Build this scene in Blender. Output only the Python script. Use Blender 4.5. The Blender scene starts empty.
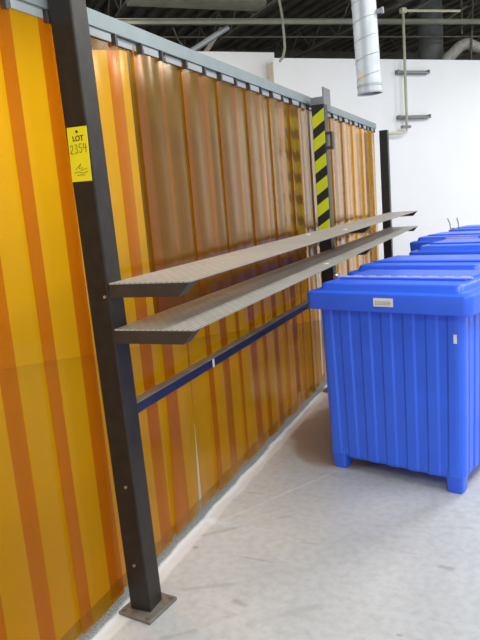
import bpy, bmesh, math, random
from mathutils import Vector, Matrix
random.seed(7)
S = bpy.context.scene
COL = S.collection
pi = math.pi

# ------------------------------------------------------------------ materials
def new_mat(name):
    m = bpy.data.materials.new(name); m.use_nodes = True
    nt = m.node_tree
    for n in list(nt.nodes): nt.nodes.remove(n)
    out = nt.nodes.new('ShaderNodeOutputMaterial')
    return m, nt, out

def mat(name, col, rough=.5, metal=0., var=.08, scale=8., bump=0., bscale=60., spec=.5, coat=0.):
    m, nt, out = new_mat(name)
    b = nt.nodes.new('ShaderNodeBsdfPrincipled')
    b.inputs['Roughness'].default_value = rough
    b.inputs['Metallic'].default_value = metal
    b.inputs['Specular IOR Level'].default_value = spec
    b.inputs['Coat Weight'].default_value = coat
    tc = nt.nodes.new('ShaderNodeTexCoord')
    no = nt.nodes.new('ShaderNodeTexNoise'); no.inputs['Scale'].default_value = scale
    no.inputs['Detail'].default_value = 6
    nt.links.new(tc.outputs['Object'], no.inputs['Vector'])
    r = nt.nodes.new('ShaderNodeValToRGB')
    r.color_ramp.elements[0].position = .3; r.color_ramp.elements[1].position = .7
    r.color_ramp.elements[0].color = tuple(c*(1-var) for c in col)+(1,)
    r.color_ramp.elements[1].color = tuple(min(1, c*(1+var)) for c in col)+(1,)
    nt.links.new(no.outputs['Fac'], r.inputs['Fac'])
    nt.links.new(r.outputs['Color'], b.inputs['Base Color'])
    if bump:
        n2 = nt.nodes.new('ShaderNodeTexNoise'); n2.inputs['Scale'].default_value = bscale
        n2.inputs['Detail'].default_value = 4
        nt.links.new(tc.outputs['Object'], n2.inputs['Vector'])
        bp = nt.nodes.new('ShaderNodeBump'); bp.inputs['Strength'].default_value = bump
        bp.inputs['Distance'].default_value = .01
        nt.links.new(n2.outputs['Fac'], bp.inputs['Height'])
        nt.links.new(bp.outputs['Normal'], b.inputs['Normal'])
    nt.links.new(b.outputs['BSDF'], out.inputs['Surface'])
    return m

def floor_mat():
    m, nt, out = new_mat('painted_concrete')
    N = nt.nodes.new; L = nt.links.new
    b = N('ShaderNodeBsdfPrincipled'); b.inputs['Roughness'].default_value = .42
    tc = N('ShaderNodeTexCoord'); sx = N('ShaderNodeSeparateXYZ'); L(tc.outputs['Object'], sx.inputs[0])
    def noise(scale, det=6, dist=0.):
        n = N('ShaderNodeTexNoise'); n.inputs['Scale'].default_value = scale; n.inputs['Detail'].default_value = det
        n.inputs['Distortion'].default_value = dist
        L(tc.outputs['Object'], n.inputs['Vector']); return n
    def ramp(src, a, bb, ca, cb):
        r = N('ShaderNodeValToRGB'); e = r.color_ramp.elements
        e[0].position = a; e[1].position = bb; e[0].color = ca+(1,); e[1].color = cb+(1,)
        L(src, r.inputs['Fac']); return r
    def mix(f, a, bb, mode='MIX'):
        x = N('ShaderNodeMix'); x.data_type = 'RGBA'; x.blend_type = mode
        if isinstance(f, float): x.inputs['Factor'].default_value = f
        else: L(f, x.inputs['Factor'])
        L(a, x.inputs['A']); L(bb, x.inputs['B']); return x.outputs['Result']
    def mth(op, a, bb=0.):
        x = N('ShaderNodeMath'); x.operation = op
        for i, v in enumerate((a, bb)):
            if isinstance(v, (int, float)): x.inputs[i].default_value = v
            else: L(v, x.inputs[i])
        return x.outputs[0]
    base = ramp(noise(1.3, 8, .6).outputs['Fac'], .3, .72, (.43, .455, .47), (.53, .555, .57)).outputs[0]
    fine = ramp(noise(26, 8).outputs['Fac'], .3, .6, (.86, .86, .85), (1, 1, 1)).outputs[0]
    c = mix(1.0, base, fine, 'MULTIPLY')
    # grime blotches
    bl = ramp(noise(3.1, 9, 1.2).outputs['Fac'], .60, .72, (0, 0, 0), (1, 1, 1)).outputs[0]
    grime = N('ShaderNodeRGB'); grime.outputs[0].default_value = (.36, .345, .31, 1)
    c = mix(mth('MULTIPLY', bl, .45), c, grime.outputs[0])
    # scuff lines: stretched noise
    mp = N('ShaderNodeMapping'); mp.inputs['Scale'].default_value = (1.1, 9, 1); mp.inputs['Rotation'].default_value = (0, 0, .5)
    L(tc.outputs['Object'], mp.inputs['Vector'])
    ns = N('ShaderNodeTexNoise'); ns.inputs['Scale'].default_value = 1.7; ns.inputs['Detail'].default_value = 5
    L(mp.outputs[0], ns.inputs['Vector'])
    sc = ramp(ns.outputs['Fac'], .66, .72, (0, 0, 0), (1, 1, 1)).outputs[0]
    dark = N('ShaderNodeRGB'); dark.outputs[0].default_value = (.27, .265, .25, 1)
    c = mix(mth('MULTIPLY', sc, .55), c, dark.outputs[0])
    # worn-through tan patch beside the first bin
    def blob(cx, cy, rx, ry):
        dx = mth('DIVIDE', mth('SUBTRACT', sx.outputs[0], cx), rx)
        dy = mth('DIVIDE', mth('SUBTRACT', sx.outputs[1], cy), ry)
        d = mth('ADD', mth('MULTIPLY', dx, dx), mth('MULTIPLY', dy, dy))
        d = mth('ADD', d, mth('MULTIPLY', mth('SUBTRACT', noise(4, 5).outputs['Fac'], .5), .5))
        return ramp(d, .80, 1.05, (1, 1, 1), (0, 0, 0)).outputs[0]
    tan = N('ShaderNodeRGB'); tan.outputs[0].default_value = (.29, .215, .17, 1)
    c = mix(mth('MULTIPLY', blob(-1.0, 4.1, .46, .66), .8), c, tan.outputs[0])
    def seg(ax, ay, bx, by, wd, soft=.9):
        L2 = (bx-ax)**2+(by-ay)**2
        px = mth('SUBTRACT', sx.outputs[0], ax); py = mth('SUBTRACT', sx.outputs[1], ay)
        tt = mth('DIVIDE', mth('ADD', mth('MULTIPLY', px, bx-ax), mth('MULTIPLY', py, by-ay)), L2)
        tt = mth('MINIMUM', mth('MAXIMUM', tt, 0.), 1.)
        ex = mth('SUBTRACT', px, mth('MULTIPLY', tt, bx-ax)); ey = mth('SUBTRACT', py, mth('MULTIPLY', tt, by-ay))
        d = mth('SQRT', mth('ADD', mth('MULTIPLY', ex, ex), mth('MULTIPLY', ey, ey)))
        d = mth('DIVIDE', mth('ADD', d, mth('MULTIPLY', mth('SUBTRACT', wob.outputs['Fac'], .5), wd*1.6)), wd)
        return ramp(d, .25, 1.1, (1, 1, 1), (0, 0, 0)).outputs[0]
    wob = noise(14, 6)
    for q, wt in (((-1.46, 2.53, -1.30, 2.66, .022), .4), ((-1.30, 2.66, -1.05, 2.87, .014), .25), ((-1.30, 2.13, -1.12, 2.22, .018), .4),
                  ((-1.01, 2.10, -1.06, 2.115, .022), .6), ((-.30, 2.585, -.26, 2.58, .020), .6), ((-1.41, 2.44, -1.405, 2.445, .014), .7),
                  ((-1.24, 1.82, -1.14, 1.90, .016), .4), ((-.62, 2.86, -.20, 2.95, .016), .12), ((-.95, 2.0, -.72, 2.18, .03), .2),
                  ((-.32, 2.09, -.31, 2.09, .012), .6), ((-.40, 2.10, -.39, 2.10, .010), .6)):
        c = mix(mth('MULTIPLY', seg(*q), wt), c, dark.outputs[0])
    # fresh white line and bare speckled concrete along the curtain
    edge = mth('ADD', sx.outputs[0], mth('MULTIPLY', mth('SUBTRACT', noise(5, 6).outputs['Fac'], .5), .05))
    wl = ramp(mth('ADD', mth('MULTIPLY', edge, 1.), 2.), .565, .580, (1, 1, 1), (0, 0, 0)).outputs[0]
    white = N('ShaderNodeRGB'); white.outputs[0].default_value = (.63, .64, .64, 1)
    c = mix(mth('MULTIPLY', seg(-1.40, 2.70, -.98, 3.43, .010), .5), c, white.outputs[0])
    c = mix(mth('MULTIPLY', wl, .75), c, white.outputs[0])
    spk = ramp(noise(130, 3).outputs['Fac'], .35, .65, (.07, .075, .075), (.27, .28, .275)).outputs[0]
    bare = ramp(mth('ADD', edge, 2.), .490, .505, (1, 1, 1), (0, 0, 0)).outputs[0]
    inb = mth('MULTIPLY', bare, mth('GREATER_THAN', edge, -1.62))
    c = mix(inb, c, spk)
    booth = N('ShaderNodeRGB'); booth.outputs[0].default_value = (.43, .43, .41, 1)      # booth floor coloured darker in place of weaker light there
    c = mix(mth('LESS_THAN', edge, -1.62), c, booth.outputs[0])
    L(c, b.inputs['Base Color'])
    bp = N('ShaderNodeBump'); bp.inputs['Strength'].default_value = .12; bp.inputs['Distance'].default_value = .01
    L(noise(40, 6).outputs['Fac'], bp.inputs['Height']); L(bp.outputs[0], b.inputs['Normal'])
    L(b.outputs[0], out.inputs['Surface'])
    return m

def amber_mat():
    m, nt, out = new_mat('amber_pvc')
    N = nt.nodes.new; L = nt.links.new
    tr = N('ShaderNodeBsdfTransparent')
    tr.inputs['Color'].default_value = (.90, .64, .055, 1)      # one skin of a strip (two skins per strip)
    df = N('ShaderNodeBsdfDiffuse'); df.inputs['Color'].default_value = (.56, .40, .05, 1)
    tl = N('ShaderNodeBsdfTranslucent'); tl.inputs['Color'].default_value = (.80, .36, .02, 1)
    a = N('ShaderNodeMixShader'); a.inputs[0].default_value = .3
    L(df.outputs[0], a.inputs[1]); L(tl.outputs[0], a.inputs[2])
    m1 = N('ShaderNodeMixShader'); m1.inputs[0].default_value = .10
    L(tr.outputs[0], m1.inputs[1]); L(a.outputs[0], m1.inputs[2])
    gl = N('ShaderNodeBsdfGlossy'); gl.inputs['Roughness'].default_value = .18
    gl.inputs['Color'].default_value = (1, 1, 1, 1)
    lw = N('ShaderNodeLayerWeight'); lw.inputs['Blend'].default_value = .5
    p = N('ShaderNodeMath'); p.operation = 'POWER'; p.inputs[1].default_value = 4.6
    L(lw.outputs['Facing'], p.inputs[0])
    q = N('ShaderNodeMath'); q.operation = 'MULTIPLY_ADD'; q.inputs[1].default_value = 1.0; q.inputs[2].default_value = .003
    L(p.outputs[0], q.inputs[0])
    tc = N('ShaderNodeTexCoord'); no = N('ShaderNodeTexNoise'); no.inputs['Scale'].default_value = 3
    L(tc.outputs['Object'], no.inputs['Vector'])
    bp = N('ShaderNodeBump'); bp.inputs['Strength'].default_value = .15; bp.inputs['Distance'].default_value = .02
    L(no.outputs['Fac'], bp.inputs['Height']); L(bp.outputs[0], gl.inputs['Normal'])
    m2 = N('ShaderNodeMixShader'); L(q.outputs[0], m2.inputs[0]); L(m1.outputs[0], m2.inputs[1]); L(gl.outputs[0], m2.inputs[2])
    L(m2.outputs[0], out.inputs['Surface'])
    return m

def grating_mat(name):
    m, nt, out = new_mat(name)
    N = nt.nodes.new; L = nt.links.new
    b = N('ShaderNodeBsdfPrincipled'); b.inputs['Roughness'].default_value = .5; b.inputs['Metallic'].default_value = .1
    tc = N('ShaderNodeTexCoord')
    mp = N('ShaderNodeMapping'); mp.inputs['Rotation'].default_value = (0, 0, pi/2)
    L(tc.outputs['Object'], mp.inputs['Vector'])
    br = N('ShaderNodeTexBrick'); br.inputs['Scale'].default_value = 1.
    br.inputs['Brick Width'].default_value = .06; br.inputs['Row Height'].default_value = .022
    br.inputs['Mortar Size'].default_value = .0035; br.inputs['Mortar Smooth'].default_value = .5
    br.inputs['Color1'].default_value = (.50, .495, .46, 1); br.inputs['Color2'].default_value = (.56, .55, .515, 1)
    br.inputs['Mortar'].default_value = (.30, .285, .26, 1)
    L(mp.outputs[0], br.inputs['Vector'])
    no = N('ShaderNodeTexNoise'); no.inputs['Scale'].default_value = 2.2; no.inputs['Detail'].default_value = 6
    L(tc.outputs['Object'], no.inputs['Vector'])
    r = N('ShaderNodeValToRGB'); r.color_ramp.elements[0].position = .3; r.color_ramp.elements[1].position = .7
    r.color_ramp.elements[0].color = (.85, .84, .82, 1); r.color_ramp.elements[1].color = (1, 1, 1, 1)
    L(no.outputs['Fac'], r.inputs['Fac'])
    x = N('ShaderNodeMix'); x.data_type = 'RGBA'; x.blend_type = 'MULTIPLY'; x.inputs['Factor'].default_value = 1.
    L(br.outputs['Color'], x.inputs['A']); L(r.outputs[0], x.inputs['B']); L(x.outputs['Result'], b.inputs['Base Color'])
    bp = N('ShaderNodeBump'); bp.inputs['Strength'].default_value = .05; bp.inputs['Distance'].default_value = .001
    bp.invert = True
    L(br.outputs['Fac'], bp.inputs['Height']); L(bp.outputs[0], b.inputs['Normal'])
    L(b.outputs[0], out.inputs['Surface'])
    return m

M = dict(
    floor=floor_mat(), amber=amber_mat(), grating=grating_mat('shelf_grating'),
    wall=mat('white_wall', (.86, .875, .885), .6, var=.015, scale=2),
    tan=mat('bare_plaster_edge', (.56, .47, .36), .7),
    deck=mat('dark_roof_deck', (.17, .15, .12), .8, var=.3, scale=3),
    joist=mat('dark_joist_steel', (.20, .185, .15), .6, var=.2),
    olive=mat('olive_grey_paint', (.30, .31, .235), .55),
    olivedark=mat('dull_olive_paint', (.13, .128, .092), .6, var=.2),
    rail=mat('galvanised_rail', (.27, .325, .335), .45, .3),
    plate=mat('pale_hanger_plate', (.33, .37, .39), .4),
    hook=mat('dark_hanger', (.06, .055, .05), .5),
    post=mat('dark_brown_post', (.022, .017, .0145), .42, var=.25, scale=20, bump=.06, spec=.35),
    base=mat('worn_steel_plate', (.17, .155, .13), .55, .2, var=.25, scale=30, bump=.1),
    blackpost=mat('black_post', (.014, .014, .016), .4),
    greymetal=mat('grey_steel', (.22, .22, .23), .5, .2),
    yellow=mat('hazard_yellow', (.62, .70, .01), .5, var=.04),
    tagyellow=mat('tag_yellow', (.90, .78, .01), .6, var=.02),
    ink=mat('black_ink', (.04, .035, .02), .6),
    pencil=mat('faded_ink', (.22, .18, .04), .7),
    shelfdark=mat('dark_shelf_edge', (.04, .03, .024), .5, var=.2, scale=15),
    brace=mat('navy_brace', (.016, .020, .065), .4, var=.2, scale=12),
    white=mat('white_sticker', (.80, .80, .78), .6),
    greyprint=mat('grey_print', (.35, .34, .34), .7),
    blue=mat('blue_polyethylene', (.034, .142, .90), .36, var=.05, scale=5, bump=.05, bscale=40),
    knuckle=mat('pale_hinge', (.50, .56, .80), .35),
    dusty=mat('dusty_steel', (.22, .185, .15), .6, var=.2, scale=10),
    pink=mat('pale_pink_label', (.72, .62, .70), .6),
    chrome=mat('bright_steel', (.65, .66, .68), .3, .9, var=.05),
    duct=mat('galvanised_duct', (.60, .64, .67), .48, .55, var=.12, scale=7),
    ductdark=mat('dull_duct', (.17, .175, .175), .6, .2, var=.15),
    tape=mat('cream_tape', (.75, .66, .45), .6),
    flex=mat('pale_flex_duct', (.50, .49, .44), .6, var=.2, scale=25),
    pipe=mat('pale_green_pipe', (.40, .42, .29), .5),
    cream=mat('cream_pipe', (.62, .58, .42), .5),
    strut=mat('dark_strut', (.23, .235, .24), .5, .3),
    backing=mat('added_backdrop_brown', (.10, .105, .10), .75, var=.15, scale=3),
    tube=mat('pale_grey_tube', (.45, .48, .50), .45, .3),
)

# ------------------------------------------------------------------ mesh building
def link(o, parent=None):
    COL.objects.link(o)
    if parent is not None: o.parent = parent
    return o

class MB:
    def __init__(s): s.bm = bmesh.new()
    def box(s, x0, x1, y0, y1, z0, z1, bev=0., mtx=None):
        bm = s.bm
        vs = [bm.verts.new(p) for p in [(x0,y0,z0),(x1,y0,z0),(x1,y1,z0),(x0,y1,z0),(x0,y0,z1),(x1,y0,z1),(x1,y1,z1),(x0,y1,z1)]]
        fs = [bm.faces.new([vs[i] for i in q]) for q in [(3,2,1,0),(4,5,6,7),(0,1,5,4),(1,2,6,5),(2,3,7,6),(3,0,4,7)]]
        if bev:
            es = list({e for f in fs for e in f.edges})
            r = bmesh.ops.bevel(bm, geom=es, offset=bev, segments=2, affect='EDGES', profile=.5)
            vs = list({v for f in r['faces'] for v in f.verts} | {v for v in vs if v.is_valid})
        if mtx is not None:
            for v in vs: v.co = mtx @ v.co
        return s
    def loft(s, rings, closed=True, caps=True):
        bm = s.bm
        R = [[bm.verts.new(p) for p in r] for r in rings]
        n = len(R[0])
        for a, b in zip(R, R[1:]):
            for i in range(n if closed else n-1):
                j = (i+1) % n
                bm.faces.new([a[i], a[j], b[j], b[i]])
        if caps and closed:
            bm.faces.new(list(reversed(R[0]))); bm.faces.new(R[-1])
        return s
    def tube(s, pts, r, n=10, caps=True):
        pts = [Vector(p) for p in pts]
        rs = r if isinstance(r, (list, tuple)) else [r]*len(pts)
        rings = []; ref = None
        for i, p in enumerate(pts):
            t = (pts[min(i+1, len(pts)-1)] - pts[max(i-1, 0)]).normalized()
            if ref is None:
                ref = Vector((0, 0, 1)) if abs(t.z) < .9 else Vector((1, 0, 0))
            u = (ref - t*ref.dot(t)).normalized(); v = t.cross(u); ref = u
            rings.append([p + rs[i]*(math.cos(2*pi*k/n)*u + math.sin(2*pi*k/n)*v) for k in range(n)])
        return s.loft(rings, True, caps)
    def prism(s, poly, axis, a, b):
        # poly of 2D points in the plane normal to axis ('y' -> (x,z), 'x' -> (y,z), 'z' -> (x,y))
        def P(p, t):
            return {'y': (p[0], t, p[1]), 'x': (t, p[0], p[1]), 'z': (p[0], p[1], t)}[axis]
        return s.loft([[P(p, a) for p in poly], [P(p, b) for p in poly]])
    def build(s, name, m, parent=None, smooth=False, mtx=None):
        bmesh.ops.recalc_face_normals(s.bm, faces=s.bm.faces)
        me = bpy.data.meshes.new(name)
        if mtx is not None: s.bm.transform(mtx)
        s.bm.to_mesh(me); s.bm.free()
        me.materials.append(m)
        if smooth:
            for p in me.polygons: p.use_smooth = True
            try: me.set_sharp_from_angle(angle=math.radians(40))
            except Exception: pass
        return link(bpy.data.objects.new(name, me), parent)

def tag(o, label, cat, group=None, kind=None):
    o['label'] = label; o['category'] = cat
    if group: o['group'] = group
    if kind: o['kind'] = kind
    return o
def thing(name, label, cat, loc=(0, 0, 0), rz=0., group=None):
    o = bpy.data.objects.new(name, None); o.empty_display_size = .1
    o.location = loc; o.rotation_euler = (0, 0, rz)
    link(o); return tag(o, label, cat, group)
def struct(o):
    o['kind'] = 'structure'; return o
def copy_tree(o, parent=None):
    c = o.copy(); COL.objects.link(c)
    if parent is not None: c.parent = parent
    for ch in list(o.children): copy_tree(ch, c)
    return c
def text_mesh(name, body, size, m, parent, mtx, extrude=.0004, xs=1.):
    cu = bpy.data.curves.new(name, 'FONT'); cu.body = body; cu.size = size; cu.extrude = extrude
    cu.align_x = 'CENTER'; cu.align_y = 'CENTER'; cu.offset = size*.02
    t = bpy.data.objects.new(name+'_tmp', cu); COL.objects.link(t)
    bpy.context.view_layer.update()
    me = bpy.data.meshes.new_from_object(t.evaluated_get(bpy.context.evaluated_depsgraph_get()))
    bpy.data.objects.remove(t); bpy.data.curves.remove(cu)
    me.name = name; me.transform(mtx @ Matrix.Diagonal((xs, 1, 1, 1)))
    me.materials.clear(); me.materials.append(m)
    return link(bpy.data.objects.new(name, me), parent)

# ------------------------------------------------------------------ building shell
# The partition behind everything stands at about 45 degrees to the curtain line.
P0 = Vector((-1.4, 9.0, 0)); W = Vector((.694, .72, 0)).normalized(); NN = Vector((W.y, -W.x, 0))
WM = Matrix(((W.x, NN.x, 0, P0.x), (W.y, NN.y, 0, P0.y), (0, 0, 1, 0), (0, 0, 0, 1)))   # local (s, k, z)
def wp(s_, k, z): return WM @ Vector((s_, k, z))

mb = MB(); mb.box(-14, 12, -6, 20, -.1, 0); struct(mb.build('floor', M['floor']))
mb = MB(); mb.box(-1.85, 7, -.14, 0, 0, 3.245); mb.box(-1.85, 7, -.145, .004, 3.245, 3.275)
struct(mb.build('wall_back', M['wall'], mtx=WM))
mb = MB(); mb.box(-1.865, -1.8505, -.14, -.0, 0, 3.23); struct(mb.build('trim_1', M['tan'], mtx=WM))
mb = MB(); mb.box(-4.1, -1.75, -.30, -.15, 0, 3.375); struct(mb.build('wall_rear', M['wall'], mtx=WM))
mb = MB(); mb.box(-9, -4.1, -.30, -.15, 0, 4.45); struct(mb.build('wall_left', M['wall'], mtx=WM))
mb = MB(); mb.box(-9, 9, -4.6, -4.5, 0, 4.6); struct(mb.build('wall_far', M['deck'], mtx=WM))
# ribbed roof deck
mb = MB()
prof = []; s_ = -9.
while s_ < 9:
    prof += [(s_, 4.45), (s_+.09, 4.45), (s_+.12, 4.51), (s_+.21, 4.51)]; s_ += .24
prof += [(s_, 4.45), (s_, 4.6), (-9., 4.6)]
mb.loft([[(p[0], -4.6, p[1]) for p in prof], [(p[0], 8., p[1]) for p in prof]])
struct(mb.build('ceiling', M['deck'], mtx=WM))

# ------------------------------------------------------------------ overhead steel and services
def wall_tube(mb, pts, r, n=8): return mb.tube([wp(*p) for p in pts], r, n)

# long olive purlin (I-section), slightly pitched with the roof
t = thing('roof_beam', 'long olive steel beam running level above the white wall', 'beam', wp(-1, -.3, 3.75))
b = MB()
def ibeam(b, s0, s1, k, z0, z1, fl, wf):
    for (za, zb, ka, kb) in ((-.5*fl, -.5*fl+.008, -wf, wf), (.5*fl-.008, .5*fl, -wf, wf), (-.5*fl, .5*fl, -.005, .005)):
        b.loft([[wp(s0, k+ka, z0+za), wp(s0, k+kb, z0+za), wp(s0, k+kb, z0+zb), wp(s0, k+ka, z0+zb)],
                [wp(s1, k+ka, z1+za), wp(s1, k+kb, z1+za), wp(s1, k+kb, z1+zb), wp(s1, k+ka, z1+zb)]])
ibeam(b, -6.5, 5.5, -.3, 3.63, 3.98, .06, .03)
o = b.build('beam', M['olive']); o.parent = t; o.matrix_parent_inverse = Matrix.Translation(wp(-1, -.3, 3.75)).inverted()

def at(o, origin):   # parent a mesh already in world coordinates
    t, loc = origin
    o.parent = t; o.matrix_parent_inverse = Matrix.Translation(loc).inverted(); return o

b = MB(); wall_tube(b, [(-6.5, -.6, 3.56), (5.5, -.6, 3.83)], .012)
tag(b.build('conduit_pipe', M['olivedark'], smooth=True), 'thin grey conduit running below the long olive beam', 'pipe')

# bar joists under the deck
for i, (sx_, kk) in enumerate(((-5.2, 0), (-3.4, 0), (-1.6, 0), (.2, 0), (2.0, 0), (3.8, 0))):
    loc = wp(sx_, .5, 4.0)
    t = thing('roof_joist', ['dark open web roof joist farthest left, above the curtain rail', 'dark open web roof joist above the near curtain',
                             'dark open web roof joist left of the round duct', 'dark open web roof joist just right of the round duct',
                             'dark open web roof joist above the blue bins', 'dark open web roof joist at the far right'][i], 'joist', loc, group='dark roof joists')
    b = MB()
    for z in (4.43, 4.02):
        b.box(sx_-.03, sx_+.03, -4.3, 6, z-.012, z+.012)
    at(b.build('chord', M['joist'], mtx=WM), (t, loc))
    b = MB(); k = -4.2; j = 0
    while k < 5.8:
        wall_tube(b, [(sx_, k, 4.42 if j % 2 else 4.03), (sx_, k+.4, 4.03 if j % 2 else 4.42)], .010, 6); k += .4; j += 1
    at(b.build('web', M['joist']), (t, loc))

# olive trough and lit ribbed duct near top left
b = MB(); b.prism([(.16, 3.80), (.16, 3.76), (.2, 3.735), (.40, 3.735), (.44, 3.76), (.44, 3.80)], 'x', -3.62, -2.1)
loc = wp(-2.9, .3, 3.66)
t = thing('cable_trough', 'pale olive trough hanging high above the curtain rail', 'trough', loc)
at(b.build('trough', M['olivedark'], mtx=WM), (t, loc))
for s in (-3.4, -2.85, -2.3):
    b = MB(); wall_tube(b, [(s, .3, 3.79), (s, .3, 4.44)], .008, 6); at(b.build('hanger_rod', M['joist']), (t, loc))
b = MB()
pts = [wp(-6.4+.05*i, .62, 3.86+.001*i) for i in range(53)]
b.tube(pts, [.13 + (.010 if i % 4 == 0 else 0) for i in range(53)], 20)
tag(b.build('ribbed_duct', M['olivedark'], smooth=True), 'dull ribbed duct at the top left behind the dark post', 'duct')

# pale diagonal tubes left of the white wall
b = MB(); wall_tube(b, [(-2.95, -.4, 3.31), (-2.23, -.4, 3.72)], .035, 12)
tag(b.build('strut_tube', M['tube'], smooth=True), 'pale grey diagonal tube rising above the curtain rail', 'tube')
b = MB(); wall_tube(b, [(-2.56, -.55, 3.38), (-2.33, -.55, 3.66), (-2.25, -.55, 3.74)], .028, 12)
tag(b.build('strut_tube', M['tan'], smooth=True), 'tan diagonal tube behind the pale grey one', 'tube')
b = MB(); wall_tube(b, [(-2.9, -.5, 3.72), (-2.86, -.5, 3.60), (-2.72, -.5, 3.42)], .010)
tag(b.build('brace_rod', M['olivedark']), 'thin bent rod left of the pale diagonal tubes', 'rod')
b = MB(); b.tube([wp(s, .2, z) for s, z in ((-1.86, 4.45), (-1.83, 4.05), (-1.815, 3.87), (-1.793, 3.706), (-1.782, 3.486), (-1.782, 3.34), (-1.81, 3.25), (-1.86, 3.19))], .016, 10)
tag(b.build('power_cable', M['olive'], smooth=True), 'grey green cable hanging from the roof at the wall corner', 'cable')

# pipe drop on the wall with two strut brackets
loc = wp(0, .1, 2.34)
t = thing('pipe_drop', 'thin pale green vertical pipe on the white wall', 'pipe', loc)
b = MB(); wall_tube(b, [(.005, .1, 3.84), (.009, .1, 2.43)], .018, 12); at(b.build('riser', M['pipe'], smooth=True), (t, loc))
b = MB(); wall_tube(b, [(-.02, .1, 3.845), (.93, .1, 3.875)], .017, 12); b.box(-.03, .04, .07, .13, 3.815, 3.875, mtx=WM)
at(b.build('branch', M['cream'], smooth=True), (t, loc))
b = MB(); b.box(-.07, .055, .07, .13, 2.39, 2.425, mtx=WM); at(b.build('valve', M['strut']), (t, loc))
b = MB(); wall_tube(b, [(.009, .1, 2.40), (.005, .1, 2.345), (-.04, .1, 2.335), (-.32, .06, 2.325)], .016, 12)
at(b.build('elbow', M['cream'], smooth=True), (t, loc))
for zz, lab in ((3.11, 'upper short dark strut bracket on the white wall'), (2.54, 'lower short dark strut bracket on the white wall')):
    b = MB()
    b.prism([(.0, zz-.022), (.075, zz-.022), (.075, zz-.006), (.068, zz-.006), (.068, zz-.016), (.007, zz-.016), (.007, zz+.022), (.0, zz+.022)], 'x', -.08, .43)
    b.box(-.08, .43, .002, .03, zz-.022, zz+.022)
    b.box(-.08, -.068, .002, .078, zz-.024, zz+.024); b.box(.418, .43, .002, .078, zz-.024, zz+.024)
    tag(b.build('wall_bracket', M['strut'], mtx=WM), lab, 'bracket', 'strut brackets on the white wall')

# big dull round duct beyond the wall
b = MB(); n = 24
rings = []
for i in range(31):
    z = 3.0+.05*i; r = .185 + (.006 if i % 6 == 0 else 0)
    rings.append([wp(1.34+r*math.cos(2*pi*k/n), -1+r*math.sin(2*pi*k/n), z) for k in range(n)])
b.loft(rings); tag(b.build('vertical_duct', M['ductdark'], smooth=True), 'dull grey round duct rising beyond the white wall', 'duct')
# pale flexible duct at right
b = MB(); ctl = [(1.22, 3.2), (1.30, 3.42), (1.40, 3.49), (1.54, 3.60), (1.68, 3.65), (1.85, 3.60), (2.1, 3.56), (2.4, 3.50)]
pts = []
for a, c in zip(ctl, ctl[1:]):
    for j in range(10): u = j/10; pts.append(wp(a[0]+(c[0]-a[0])*u, -.60, a[1]+(c[1]-a[1])*u))
b.tube(pts, [.075+(.008 if i % 2 else 0) for i in range(len(pts))], 14)
tag(b.build('flexible_duct', M['flex'], smooth=True), 'pale flexible duct drooping over the top of the white wall', 'duct')
for i, (pp, r, lab) in enumerate(((((.55, -.5, 4.0), (1.0, -.5, 4.22)), .028, 'pale angled pipe behind the top of the thin green pipe'),
                         (((1.05, -.45, 3.85), (1.55, -.45, 4.12)), .018, 'thin angled brace just right of the dull round duct'),
                         (((1.72, -.5, 4.4), (1.66, -.5, 3.38)), .014, 'thin upright rod in front of the flexible duct'),
                         (((1.50, -.5, 4.4), (1.50, -.5, 3.75)), .014, 'thin hanging rod above the flexible duct'))):
    b = MB(); wall_tube(b, list(pp), r); tag(b.build('brace_pipe', M['olivedark'], smooth=True), lab, 'pipe')

# hanging spiral duct
dc0 = Vector((-1.106, 5.522, 2.395)); dc1 = Vector((-1.16, 5.50, 4.46))
t = thing('spiral_duct', 'bright galvanised spiral duct hanging open ended from the roof', 'duct', dc0)
ax = (dc1-dc0); Ln = ax.length; ax.normalize()
u = ax.cross(Vector((0, 1, 0))).normalized(); v = ax.cross(u)
Rd = .098
def dring(h, r, n=32): return [dc0 + ax*h + r*(math.cos(2*pi*k/n)*u + math.sin(2*pi*k/n)*v) for k in range(n)]
b = MB()
b.loft([dring(.01, Rd-.006), dring(0, Rd-.003), dring(0, Rd), dring(Ln, Rd)], caps=False)
b.loft([dring(.002, Rd-.004), dring(Ln, Rd-.004)], caps=False)
at(b.build('duct_wall', M['duct'], smooth=True), (t, dc0))
b = MB(); pts = []
h = .10
while h < Ln:
    a = (h-.10)/.145*2*pi
    pts.append(dc0 + ax*h + (Rd+.0005)*(math.cos(a)*u+math.sin(a)*v)); h += .145/28
b.tube(pts, .0035, 6); at(b.build('spiral_seam', M['tube'], smooth=True), (t, dc0))
b = MB(); b.loft([dring(.055, Rd), dring(.055, Rd+.004), dring(.075, Rd+.004), dring(.075, Rd)], caps=False)
b.loft([dring(.0, Rd), dring(.0, Rd+.005), dring(.012, Rd+.005), dring(.012, Rd)], caps=False)
at(b.build('collar', M['tube'], smooth=True), (t, dc0))
CAMP = Vector((0, 0, 1.6))
ang = math.atan2((CAMP-dc0).dot(v), (CAMP-dc0).dot(u))
SD = 1 if (math.cos(ang+1.35)*u+math.sin(ang+1.35)*v).x > 0 else -1
rr = [[dc0+ax*h+(Rd+.0015)*(math.cos(ang-SD*a)*u+math.sin(ang-SD*a)*v) for a in [.35+.09*x for x in range(8)]] for h in (.10, .165)]
b = MB(); b.loft(rr, closed=False); at(b.build('tape_patch', M['tape'], smooth=True), (t, dc0))
p = dc0 + ax*.62; side = (math.cos(ang+SD*1.35)*u+math.sin(ang+SD*1.35)*v)
b = MB(); b.tube([p+side*(Rd-.01), p+side*(Rd+.035), p+side*(Rd+.036), p+side*(Rd+.055)], [.018, .018, .026, .026], 14)
at(b.build('damper_knob', M['tube'], smooth=True), (t, dc0))

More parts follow.
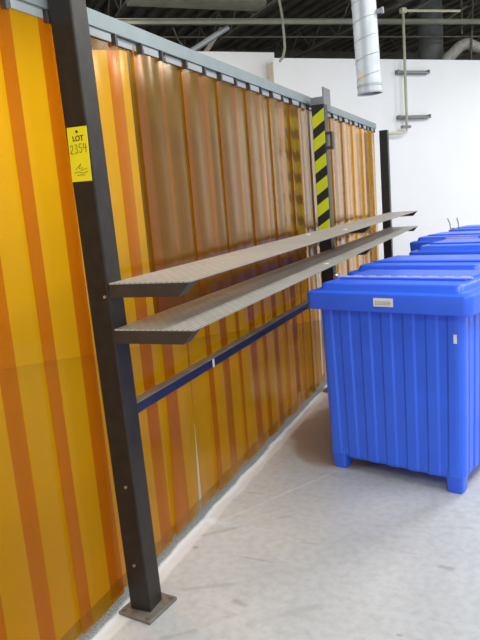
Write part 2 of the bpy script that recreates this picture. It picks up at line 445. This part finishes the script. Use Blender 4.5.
# ------------------------------------------------------------------ curtain, rail, posts
XC = -1.51
def rail(y0, y1, label):
    loc = Vector((-1.5, (y0+y1)/2, 2.285))
    t = thing('curtain_rail', label, 'rail', loc)
    b = MB()
    b.prism([(-1.535, 2.310), (-1.52, 2.310), (-1.52, 2.318), (-1.527, 2.318), (-1.527, 2.362), (-1.493, 2.362), (-1.493, 2.318), (-1.50, 2.318), (-1.50, 2.310), (-1.485, 2.310), (-1.485, 2.370), (-1.535, 2.370)], 'y', y0, y1)
    at(b.build('channel', M['rail']), (t, loc))
    return t
rail(.6, 5.14, 'pale galvanised rail above the long near curtain')
rail(5.15, 7.69, 'pale galvanised rail above the short far curtain')

PITCH = .205; SW = .272
def curtain(y0, n, label, skip=None, yend=None):
    loc = Vector((XC, y0, 0))
    t = thing('strip_curtain', label, 'curtain', loc)
    for i in range(n):
        yc = .13 + i*PITCH + random.uniform(-.005, .005)
        wv = SW + random.uniform(-.006, .012)
        xo = (.0042 if i % 2 else -.0042)
        cup = random.uniform(.001, .0045)*(1 if i % 2 else -.8)
        ph = random.uniform(0, 6.28); sway = random.uniform(-.012, .012); tw = random.uniform(-.012, .012)
        zb = random.uniform(.044, .052); zt = 2.295
        if skip is not None and i == skip: yc, wv, sway, xo = 1.94, .255, -.06, .0042
        if skip is not None and i == skip+1: yc, wv, sway, xo = 2.18, .272, .008, -.0042
        nz, ny = 22, 10
        b = MB(); grid = {}
        for lay in (0, 1):
            for iz in range(nz+1):
                z = zb+(zt-zb)*iz/nz; f = 1-iz/nz
                for iy in range(ny+1):
                    a = iy/ny*2-1
                    y = yc + a*wv/2 + sway*(f**3 if abs(sway) > .03 else f)
                    x = xo + cup*(.35+.65*f)*(1-a*a) + tw*a*wv/2*f*.6 + .002*math.sin(z*2.3+ph)*f + .0014*math.sin(5*a+ph+z)
                    grid[lay, iz, iy] = b.bm.verts.new((x + (.0025 if lay else 0), y, z))
        F = b.bm.faces.new
        for iz in range(nz):
            for iy in range(ny):
                for lay in (0, 1):
                    F([grid[lay, iz, iy], grid[lay, iz, iy+1], grid[lay, iz+1, iy+1], grid[lay, iz+1, iy]])
        for iz in range(nz):
            for iy in (0, ny):
                F([grid[0, iz, iy], grid[1, iz, iy], grid[1, iz+1, iy], grid[0, iz+1, iy]])
        for iy in range(ny):
            for iz in (0, nz):
                F([grid[0, iz, iy], grid[1, iz, iy], grid[1, iz, iy+1], grid[0, iz, iy+1]])
        so = b.build('strip', M['amber'], t, smooth=True)
        b = MB(); b.box(xo+.006+cup*.35, xo+.012+cup*.35, yc-.078, yc+.078, 2.276, 2.307)
        b.build('hanger_plate', M['plate'], so)
        b = MB(); b.box(.004, .026, yc+.094, yc+.106, 2.268, 2.308); b.box(.02, .028, yc+.092, yc+.108, 2.264, 2.286)
        b.build('hanger_hook', M['hook'], so)
    return t
curtain(.685, 21, 'long translucent amber strip curtain hanging behind the near post', skip=9)
curtain(5.115, 12, 'short amber strip curtain between the striped post and far post')

# tarpaulin added unseen behind the curtain to darken its upper half
b = MB()
rows = []
for iz in range(2):
    z = .90+1.56*iz
    rows.append([(-1.93+.02*math.sin(y*.9), 3.16+.11*y, z) for y in range(44)])
rows2 = [[(p[0]-.01, p[1], p[2]) for p in r] for r in rows]
loop = lambda k: rows[k] + list(reversed(rows2[k]))
b.loft([loop(0), loop(1)])
loc = Vector((-1.93, 4.7, .90))
t = thing('added_backdrop', 'dim brown sheet added unseen behind the upper half of the amber curtain', 'backdrop', loc)
at(b.build('sheet', M['backing'], smooth=True), (t, loc))
b = MB(); b.tube([(-1.935, 3.12, 2.465), (-1.935, 7.86, 2.465)], .014, 10)
for y in (6.82, 7.86): b.tube([(-1.935, y, 0), (-1.935, y, 2.465)], .016, 10)
at(b.build('stand_frame', M['post'], smooth=True), (t, loc))

def post(name, label, y, x=-1.4075, w=.095, h=2.37, m='post', cat='post', lean=0.):
    t = thing(name, label, cat, (x, y, 0))
    b = MB(); b.box(-w/2, w/2, -w/2, w/2, .012, h, .006); b.build('shaft', M[m], t, mtx=Matrix.Shear('XY', 4, (lean, 0)))
    b = MB(); b.box(-.076, .088, -.09, .09, 0, .014, .003); 
    for a in (-.06, .07):
        for c in (-.072, .072): b.tube([(a, c, .013), (a, c, .022)], .008, 6)
    b.build('base_plate', M['base'], t, mtx=Matrix.Rotation(math.radians(-8), 4, 'Z'))
    return t
p1 = post('steel_post', 'dark brown square post nearest, with yellow tag', 1.9775, h=2.75, x=-1.396, lean=-.0155)
for zz, xx in ((.55, .01), (.215, .0), (1.30, .03)):
    b = MB(); xx -= .0155*zz; b.tube([(xx, -.047, zz), (xx, -.053, zz)], .006, 8); b.build('bolt', M['chrome'], p1)
p3 = post('steel_post', 'black square post at the far end of the curtain', 7.74, h=2.29, m='blackpost')
p2 = post('hazard_post', 'post with black and yellow diagonal hazard stripes between the curtains', 5.0, h=2.335, m='blackpost', w=.10, x=-1.395)
# hazard stripes on the near face and a grey cap plate
b = MB(); w2 = .0465; per = .168; z = 1.30
while z < 2.30:
    zl, hgt, rise = z, .092, .062
    poly = [(-w2, zl-rise/2), (w2, zl+rise/2), (w2, zl+rise/2+hgt), (-w2, zl-rise/2+hgt)]
    poly = [(a, min(c, 2.29)) for a, c in poly]
    b.prism(poly, 'y', -.0526, -.0500); z += per
b.build('hazard_stripes', M['yellow'], p2)
b = MB(); b.box(-.052, .052, -.0535, .052, 2.29, 2.345); b.build('cap', M['greymetal'], p2)
b = MB(); b.box(.030, .042, -.01, .18, 2.25, 2.42); b.build('rail_bracket', M['greymetal'], p2)
b = MB(); b.box(.055, .085, -.02, .045, 1.955, 1.975); b.box(.055, .085, -.02, .045, 2.065, 2.085); b.box(.075, .095, -.02, .045, 1.955, 2.085, .006)
b.build('latch', M['hook'], p2)

# lot tag on the near post
loc = Vector((-1.463, 1.9275, 1.7))
TM = Matrix.Translation((-1.4225, 1.9285, 1.814)) @ Matrix.Rotation(math.radians(1.0), 4, 'Y')
t = thing('lot_tag', 'yellow paper lot tag pinned to the dark near post', 'tag', loc)
b = MB(); b.box(-.042, .042, -.001, .001, -.094, .094, mtx=TM); at(b.build('card', M['tagyellow']), (t, loc))
face = TM @ Matrix.Translation((0, -.0014, 0)) @ Matrix.Rotation(pi/2, 4, 'X')      # text plane facing -Y
at(text_mesh('printed_word', 'LOT', .026, M['ink'], None, face @ Matrix.Translation((.002, .054, 0)), xs=.95), (t, loc))
def strokes(lines, name, r, m):
    b = MB()
    for ln in lines: b.tube([face @ Vector((p[0], p[1], .0004)) for p in ln], r, 5)
    at(b.build(name, M[m]), (t, loc))
D = {'2': [[(0, .8), (.2, 1), (.45, .95), (.5, .7), (.3, .4), (0, .05), (.25, .08), (.55, 0)]],
     '3': [[(.05, .95), (.35, 1), (.5, .8), (.2, .55), (.5, .4), (.45, .1), (.2, 0), (0, .12)]],
     '5': [[(.5, 1), (.12, 1), (.08, .6), (.4, .6), (.5, .3), (.3, .02), (.0, .1)]],
     '4': [[(.1, 1), (.0, .45), (.55, .5)], [(.42, .95), (.40, -.05)]]}
ls = []
for i, ch in enumerate('2354'):
    for ln in D[ch]: ls.append([(-.036+i*.019+p[0]*.026, .002+i*.0015+p[1]*.030) for p in ln])
strokes(ls, 'handwritten_number', .0011, 'ink')
strokes([[(-.022, -.052), (-.005, -.04), (.003, -.032), (-.006, -.050), (.008, -.046), (.002, -.056), (.028, -.050)],
         [(-.028, -.064), (-.01, -.060), (.012, -.066), (.03, -.060)], [(-.018, -.072), (.002, -.071), (.016, -.073)]], 'scribble', .0009, 'pencil')
b = MB(); b.tube([TM @ Vector((0, -.0005, .078)), TM @ Vector((0, -.004, .078))], .0045, 10); at(b.build('pin', M['post']), (t, loc))

# ------------------------------------------------------------------ shelves
def shelf(zt, label, spots):
    y0, y1 = 1.932, 7.60
    xi, xo = -1.3665, -1.032
    loc = Vector((xi, (y0+y1)/2, zt-.05))
    t = thing('wall_shelf', label, 'shelf', loc)
    b = MB(); b.box(xi, xo, y0, y1, zt-.006, zt, .001); at(b.build('deck', M['grating']), (t, loc))
    for ya in (y0-.001, 4.955, y1-.062):
        b = MB(); b.prism([(xi, zt-.0062), (xo-.003, zt-.0062), (xo-.047, zt-.054), (xi, zt-.054)], 'y', ya, ya+.06)
        at(b.build('support_arm', M['shelfdark']), (t, loc))
    b = MB(); b.box(xi, xi+.004, y0, y1, zt-.030, zt-.006); at(b.build('rear_lip', M['shelfdark']), (t, loc))
    for x, y in spots:
        b = MB(); b.tube([(x, y, zt-.001), (x, y, zt+.004)], [.020, .014], 12); at(b.build('bolt_head', M['white'], smooth=True), (t, loc))
shelf(1.350, 'upper long grey grating shelf reaching from near to far post', [(-1.13, 4.55), (-1.30, 4.2)])
shelf(1.178, 'lower long grey grating shelf directly under the other one', [(-1.10, 3.9)])

# navy brace between near and striped posts
loc = Vector((-1.44, 3.4, .78))
t = thing('brace_rail', 'low navy steel rail running from the near post to the striped post', 'rail', loc)
b = MB(); b.box(-1.455, -1.415, 2.03, 4.949, .790, .835, .003); at(b.build('bar', M['brace']), (t, loc))
b = MB(); b.box(-1.457, -1.413, 2.028, 2.055, .788, .837); at(b.build('end_bracket', M['base']), (t, loc))
b = MB(); b.box(-1.457, -1.410, 2.056, 4.948, .8352, .8392); at(b.build('ledge', M['dusty']), (t, loc))
b = MB(); b.box(-1.4148, -1.4125, 2.81, 2.83, .79, .832); at(b.build('clip', M['white']), (t, loc))

# ------------------------------------------------------------------ blue bins
def rrect(hw, y0, y1, r, n=5):
    pts = []
    for cx, cy, a0 in ((hw-r, y0+r, -pi/2), (hw-r, y1-r, 0), (-hw+r, y1-r, pi/2), (-hw+r, y0+r, pi)):
        for i in range(n+1):
            a = a0+pi/2*i/n; pts.append((cx+r*math.cos(a), cy+r*math.sin(a)))
    return pts
BD = .70        # lid depth
def body_outline(hw, y0, y1, dep=.008):
    """rounded rectangle with recessed flutes between ribs on all four sides"""
    hd = (y1-y0)/2; cy = (y0+y1)/2; r = .04
    def side(half, L):
        # along one side from -half to half: list of (along, out)
        pad = half-.075
        pts = [(-half+r, 0), (-pad, 0), (-pad+.012, -dep)]
        for rc in (-.235, -.1175, 0, .1175, .235):
            rc = rc*half/.39
            pts += [(rc-.036, -dep), (rc-.025, 0), (rc+.025, 0), (rc+.036, -dep)]
        pts += [(pad-.012, -dep), (pad, 0), (half-r, 0)]
        return pts
    out = []
    for (half, ox, oy, ca, sa) in ((hw, 0, -hd, 1, 0), (hd, hw, 0, 0, 1), (hw, 0, hd, -1, 0), (hd, -hw, 0, 0, -1)):
        for a, o in side(half, 0):
            px = ca*a + ox + o*sa; py = sa*a + oy - o*ca
            out.append((px, cy+py))
        # corner arc
        ccx = (half-r); 
        bx, by = ca*ccx+ox, sa*ccx+oy
        ccx2, ccy2 = bx - r*sa, by + r*ca
        for i in range(1, 4):
            an = i/4*pi/2
            dx = math.sin(an)*ca + math.cos(an)*sa; dy = math.sin(an)*sa - math.cos(an)*ca
            out.append((ccx2+r*dx, cy+ccy2+r*dy))
    return out

def make_bin():
    t = thing('storage_bin', '', 'bin')
    b = MB(); rings = []
    for z, hw, ya, yb in ((.078, .392, .075, BD-.075), (.095, .402, .063, BD-.063), (.5, .410, .058, BD-.058), (1.0, .418, .05, BD-.05)):
        rings.append([(p[0], p[1], z) for p in body_outline(hw, ya, yb)])
    b.loft(rings); body = b.build('body', M['blue'], t)
    ym = BD/2
    for sx in (-1, 1):
        for yc in (.117, BD-.117):
            b = MB(); r2 = []
            for z, f in ((0, .038), (.015, .042), (.13, .050)):
                r2.append([(sx*.348+p[0], yc+p[1], z) for p in rrect(f, -f, f, .014, 3)])
            b.loft(r2); b.build('foot', M['blue'], t, smooth=True)
    b = MB(); rings = []
    for z, hw, e in ((.972, .464, .012), (.974, .472, .004), (1.055, .4775, 0), (1.068, .473, .005), (1.074, .461, .016), (1.075, .425, .050), (1.079, .419, .056), (1.104, .412, .064), (1.112, .405, .071), (1.114, .395, .081)):
        rings.append([(p[0], p[1], z) for p in rrect(hw, e, BD-e, .045, 5)])
    b.loft(rings); lid = b.build('lid', M['blue'], t, smooth=True)
    # stiffening ridge pair along the lid's hinge line
    b = MB(); b.box(-.37, .37, .225, .245, 1.112, 1.124, .004); b.box(-.37, .37, .285, .60, 1.112, 1.122, .006)
    b.build('ridge', M['blue'], lid)
    return t, body, lid
bin0, body0, lid0 = make_bin()
YB = math.radians(-15.87)
def ctr(x, y, deg):      # centre of the lid front from its left front corner
    return x+.4775*math.cos(math.radians(deg)), y+.4775*math.sin(math.radians(deg))
spots = [(-1.115, 3.449, -15.87, 1., 'large blue plastic bin nearest the camera, with white label on its lid'),
         (-1.08, 4.27, -15.5, 1., 'second blue lidded bin, directly behind the nearest one'),
         (-.85, 5.55, -14.0, 1., 'third blue lidded bin in the row, set further right'),
         (-1.00, 6.60, -17., 1., 'fourth blue bin in the row, pale label strip on its lid'),
         (-.79, 7.55, -15., 1., 'farthest blue bin in the row, with two bent wires standing on it')]
spots = [ctr(a, b_, d)+(d, e, f_) for a, b_, d, e, f_ in spots]
bins = [bin0] + [copy_tree(bin0) for _ in spots[1:]]
for o, (x, y, r, zs, lab) in zip(bins, spots):
    o.location = (x, y, 0); o.rotation_euler = (0, 0, math.radians(r)); o.scale = (1, 1, zs)
    o['label'] = lab; o['group'] = 'row of blue storage bins'
# pale knuckled hinge rod across the nearest bin's lid
b = MB(); b.tube([(-.395, .265, 1.123), (.395, .265, 1.123)], .005, 8)
for i in range(9):
    x = -.36+i*.09; b.tube([(x-.024, .265, 1.123), (x+.024, .265, 1.123)], .0085, 10)
b.build('hinge_rod', M['knuckle'], lid0, smooth=True)['label'] = 'pale knuckled hinge rod'
# marks on the nearest bin
b = MB(); b.box(-.040, .072, -.0022, -.0002, 1.005, 1.050); lb = b.build('label', M['white'], lid0)
b = MB()
for zz in (1.016, 1.0235, 1.031):
    x = -.030
    while x < .055:
        w_ = random.uniform(.006, .014); b.box(x, x+w_, -.0030, -.0022, zz-.0022, zz+.0022); x += w_+.004
b.build('print', M['greyprint'], lb)
b = MB(); b.box(.368, .383, .049, .054, .822, .868); b.build('sticker', M['white'], body0)
# latch lever at the left end of the hinge
b = MB(); b.tube([(-.41, .265, 1.123), (-.425, .262, 1.140), (-.418, .25, 1.150), (-.385, .235, 1.146)], .007, 8)
b.box(-.43, -.395, .25, .285, 1.112, 1.13, .003)
b.build('latch', M['chrome'], lid0, smooth=True)
lid3 = [c for c in bins[3].children if c.name.startswith('lid')][0]
b = MB(); b.box(-.11, .20, .0555, .064, 1.080, 1.107); b.build('label_strip', M['pink'], lid3)
# loose wires on the farthest bin
bx, by = spots[4][0], spots[4][1]
for i, (dx, ln) in enumerate(((-.36, -.03), (-.27, -.02))):
    x = bx+dx; y = by+.28; z = 1.114
    b = MB(); b.tube([(x+.05, y+.01, z+.004), (x, y, z+.004), (x+ln*.2, y, z+.06), (x+ln, y+.01, z+.12)], .006, 6)
    tag(b.build('bent_wire', M['strut'], smooth=True), ['left of the two bent wires standing on the farthest blue bin', 'right of the two bent wires standing on the farthest blue bin'][i], 'wire', 'wires on the farthest bin')

# ------------------------------------------------------------------ lights
def area(name, loc, target, size, energy, col=(1, 1, 1), sy=None):
    l = bpy.data.lights.new(name, 'AREA'); l.energy = energy; l.color = col
    l.shape = 'RECTANGLE'; l.size = size; l.size_y = sy or size
    o = bpy.data.objects.new(name, l); COL.objects.link(o); o.location = loc
    d = Vector(target)-Vector(loc); o.rotation_euler = d.to_track_quat('-Z', 'Y').to_euler()
    return o
area('hall_lamp', (1.2, 2.2, 4.35), (1.2, 2.2, 0), .4, 95, (1, .99, .96), 2.4)
area('hall_lamp', (1.2, 6.2, 4.35), (1.2, 6.2, 0), .4, 110, (1, .99, .96), 2.4)
area('hall_lamp', (3.6, 4.0, 4.35), (3.6, 4.0, 0), .4, 110, (1, .99, .96), 2.4)
area('hall_lamp', (.6, -1.6, 4.35), (.6, -1.6, 0),   .4, 110, (1, .99, .96), 2.4)
area('hall_lamp', (3.3, 8.7, 4.3), (3.3, 8.7, 0), .25, 110, (1, .99, .97), .7)
area('hall_lamp', (3.4, 10.9, 4.3), (3.4, 10.9, 0), .25, 110, (1, .99, .97), .7)
area('booth_lamp', (-4.6, 3.6, 4.3), (-5.6, 4.2, 1.2), .5, 150, (1, .99, .96), 2.6)
area('booth_lamp', (-3.0, 5.4, 4.3), (-3.4, 5.9, 0.8), .5, 35, (1, .99, .96), 1.6)

w = bpy.data.worlds.new('hall_ambient'); S.world = w; w.use_nodes = True
bg = w.node_tree.nodes['Background']; bg.inputs[0].default_value = (.93, .97, 1.0, 1); bg.inputs[1].default_value = .75

# ------------------------------------------------------------------ camera
cam = bpy.data.cameras.new('camera'); co = bpy.data.objects.new('camera', cam); COL.objects.link(co)
F = 637.
def nzv(v): return v.normalized()
def cv(u_, v_): return Vector(((u_-240)/F, -(v_-320)/F, -1.))
up = -nzv(cv(522, 3780)); Yc = cv(516, 180); Yc = nzv(Yc - up*Yc.dot(up)); Xc = Yc.cross(up)
co.matrix_world = Matrix(((Xc.x, Xc.y, Xc.z, 0), (Yc.x, Yc.y, Yc.z, 0), (up.x, up.y, up.z, 1.6), (0, 0, 0, 1)))
cam.sensor_fit = 'AUTO'; cam.sensor_width = 36; cam.lens = F/640*36
S.camera = co
S.view_settings.view_transform = 'Standard'; S.view_settings.look = 'None'
S.view_settings.exposure = 0.15; S.view_settings.gamma = 1.0
S.view_settings.use_curve_mapping = False
S.cycles.transparent_max_bounces = 32
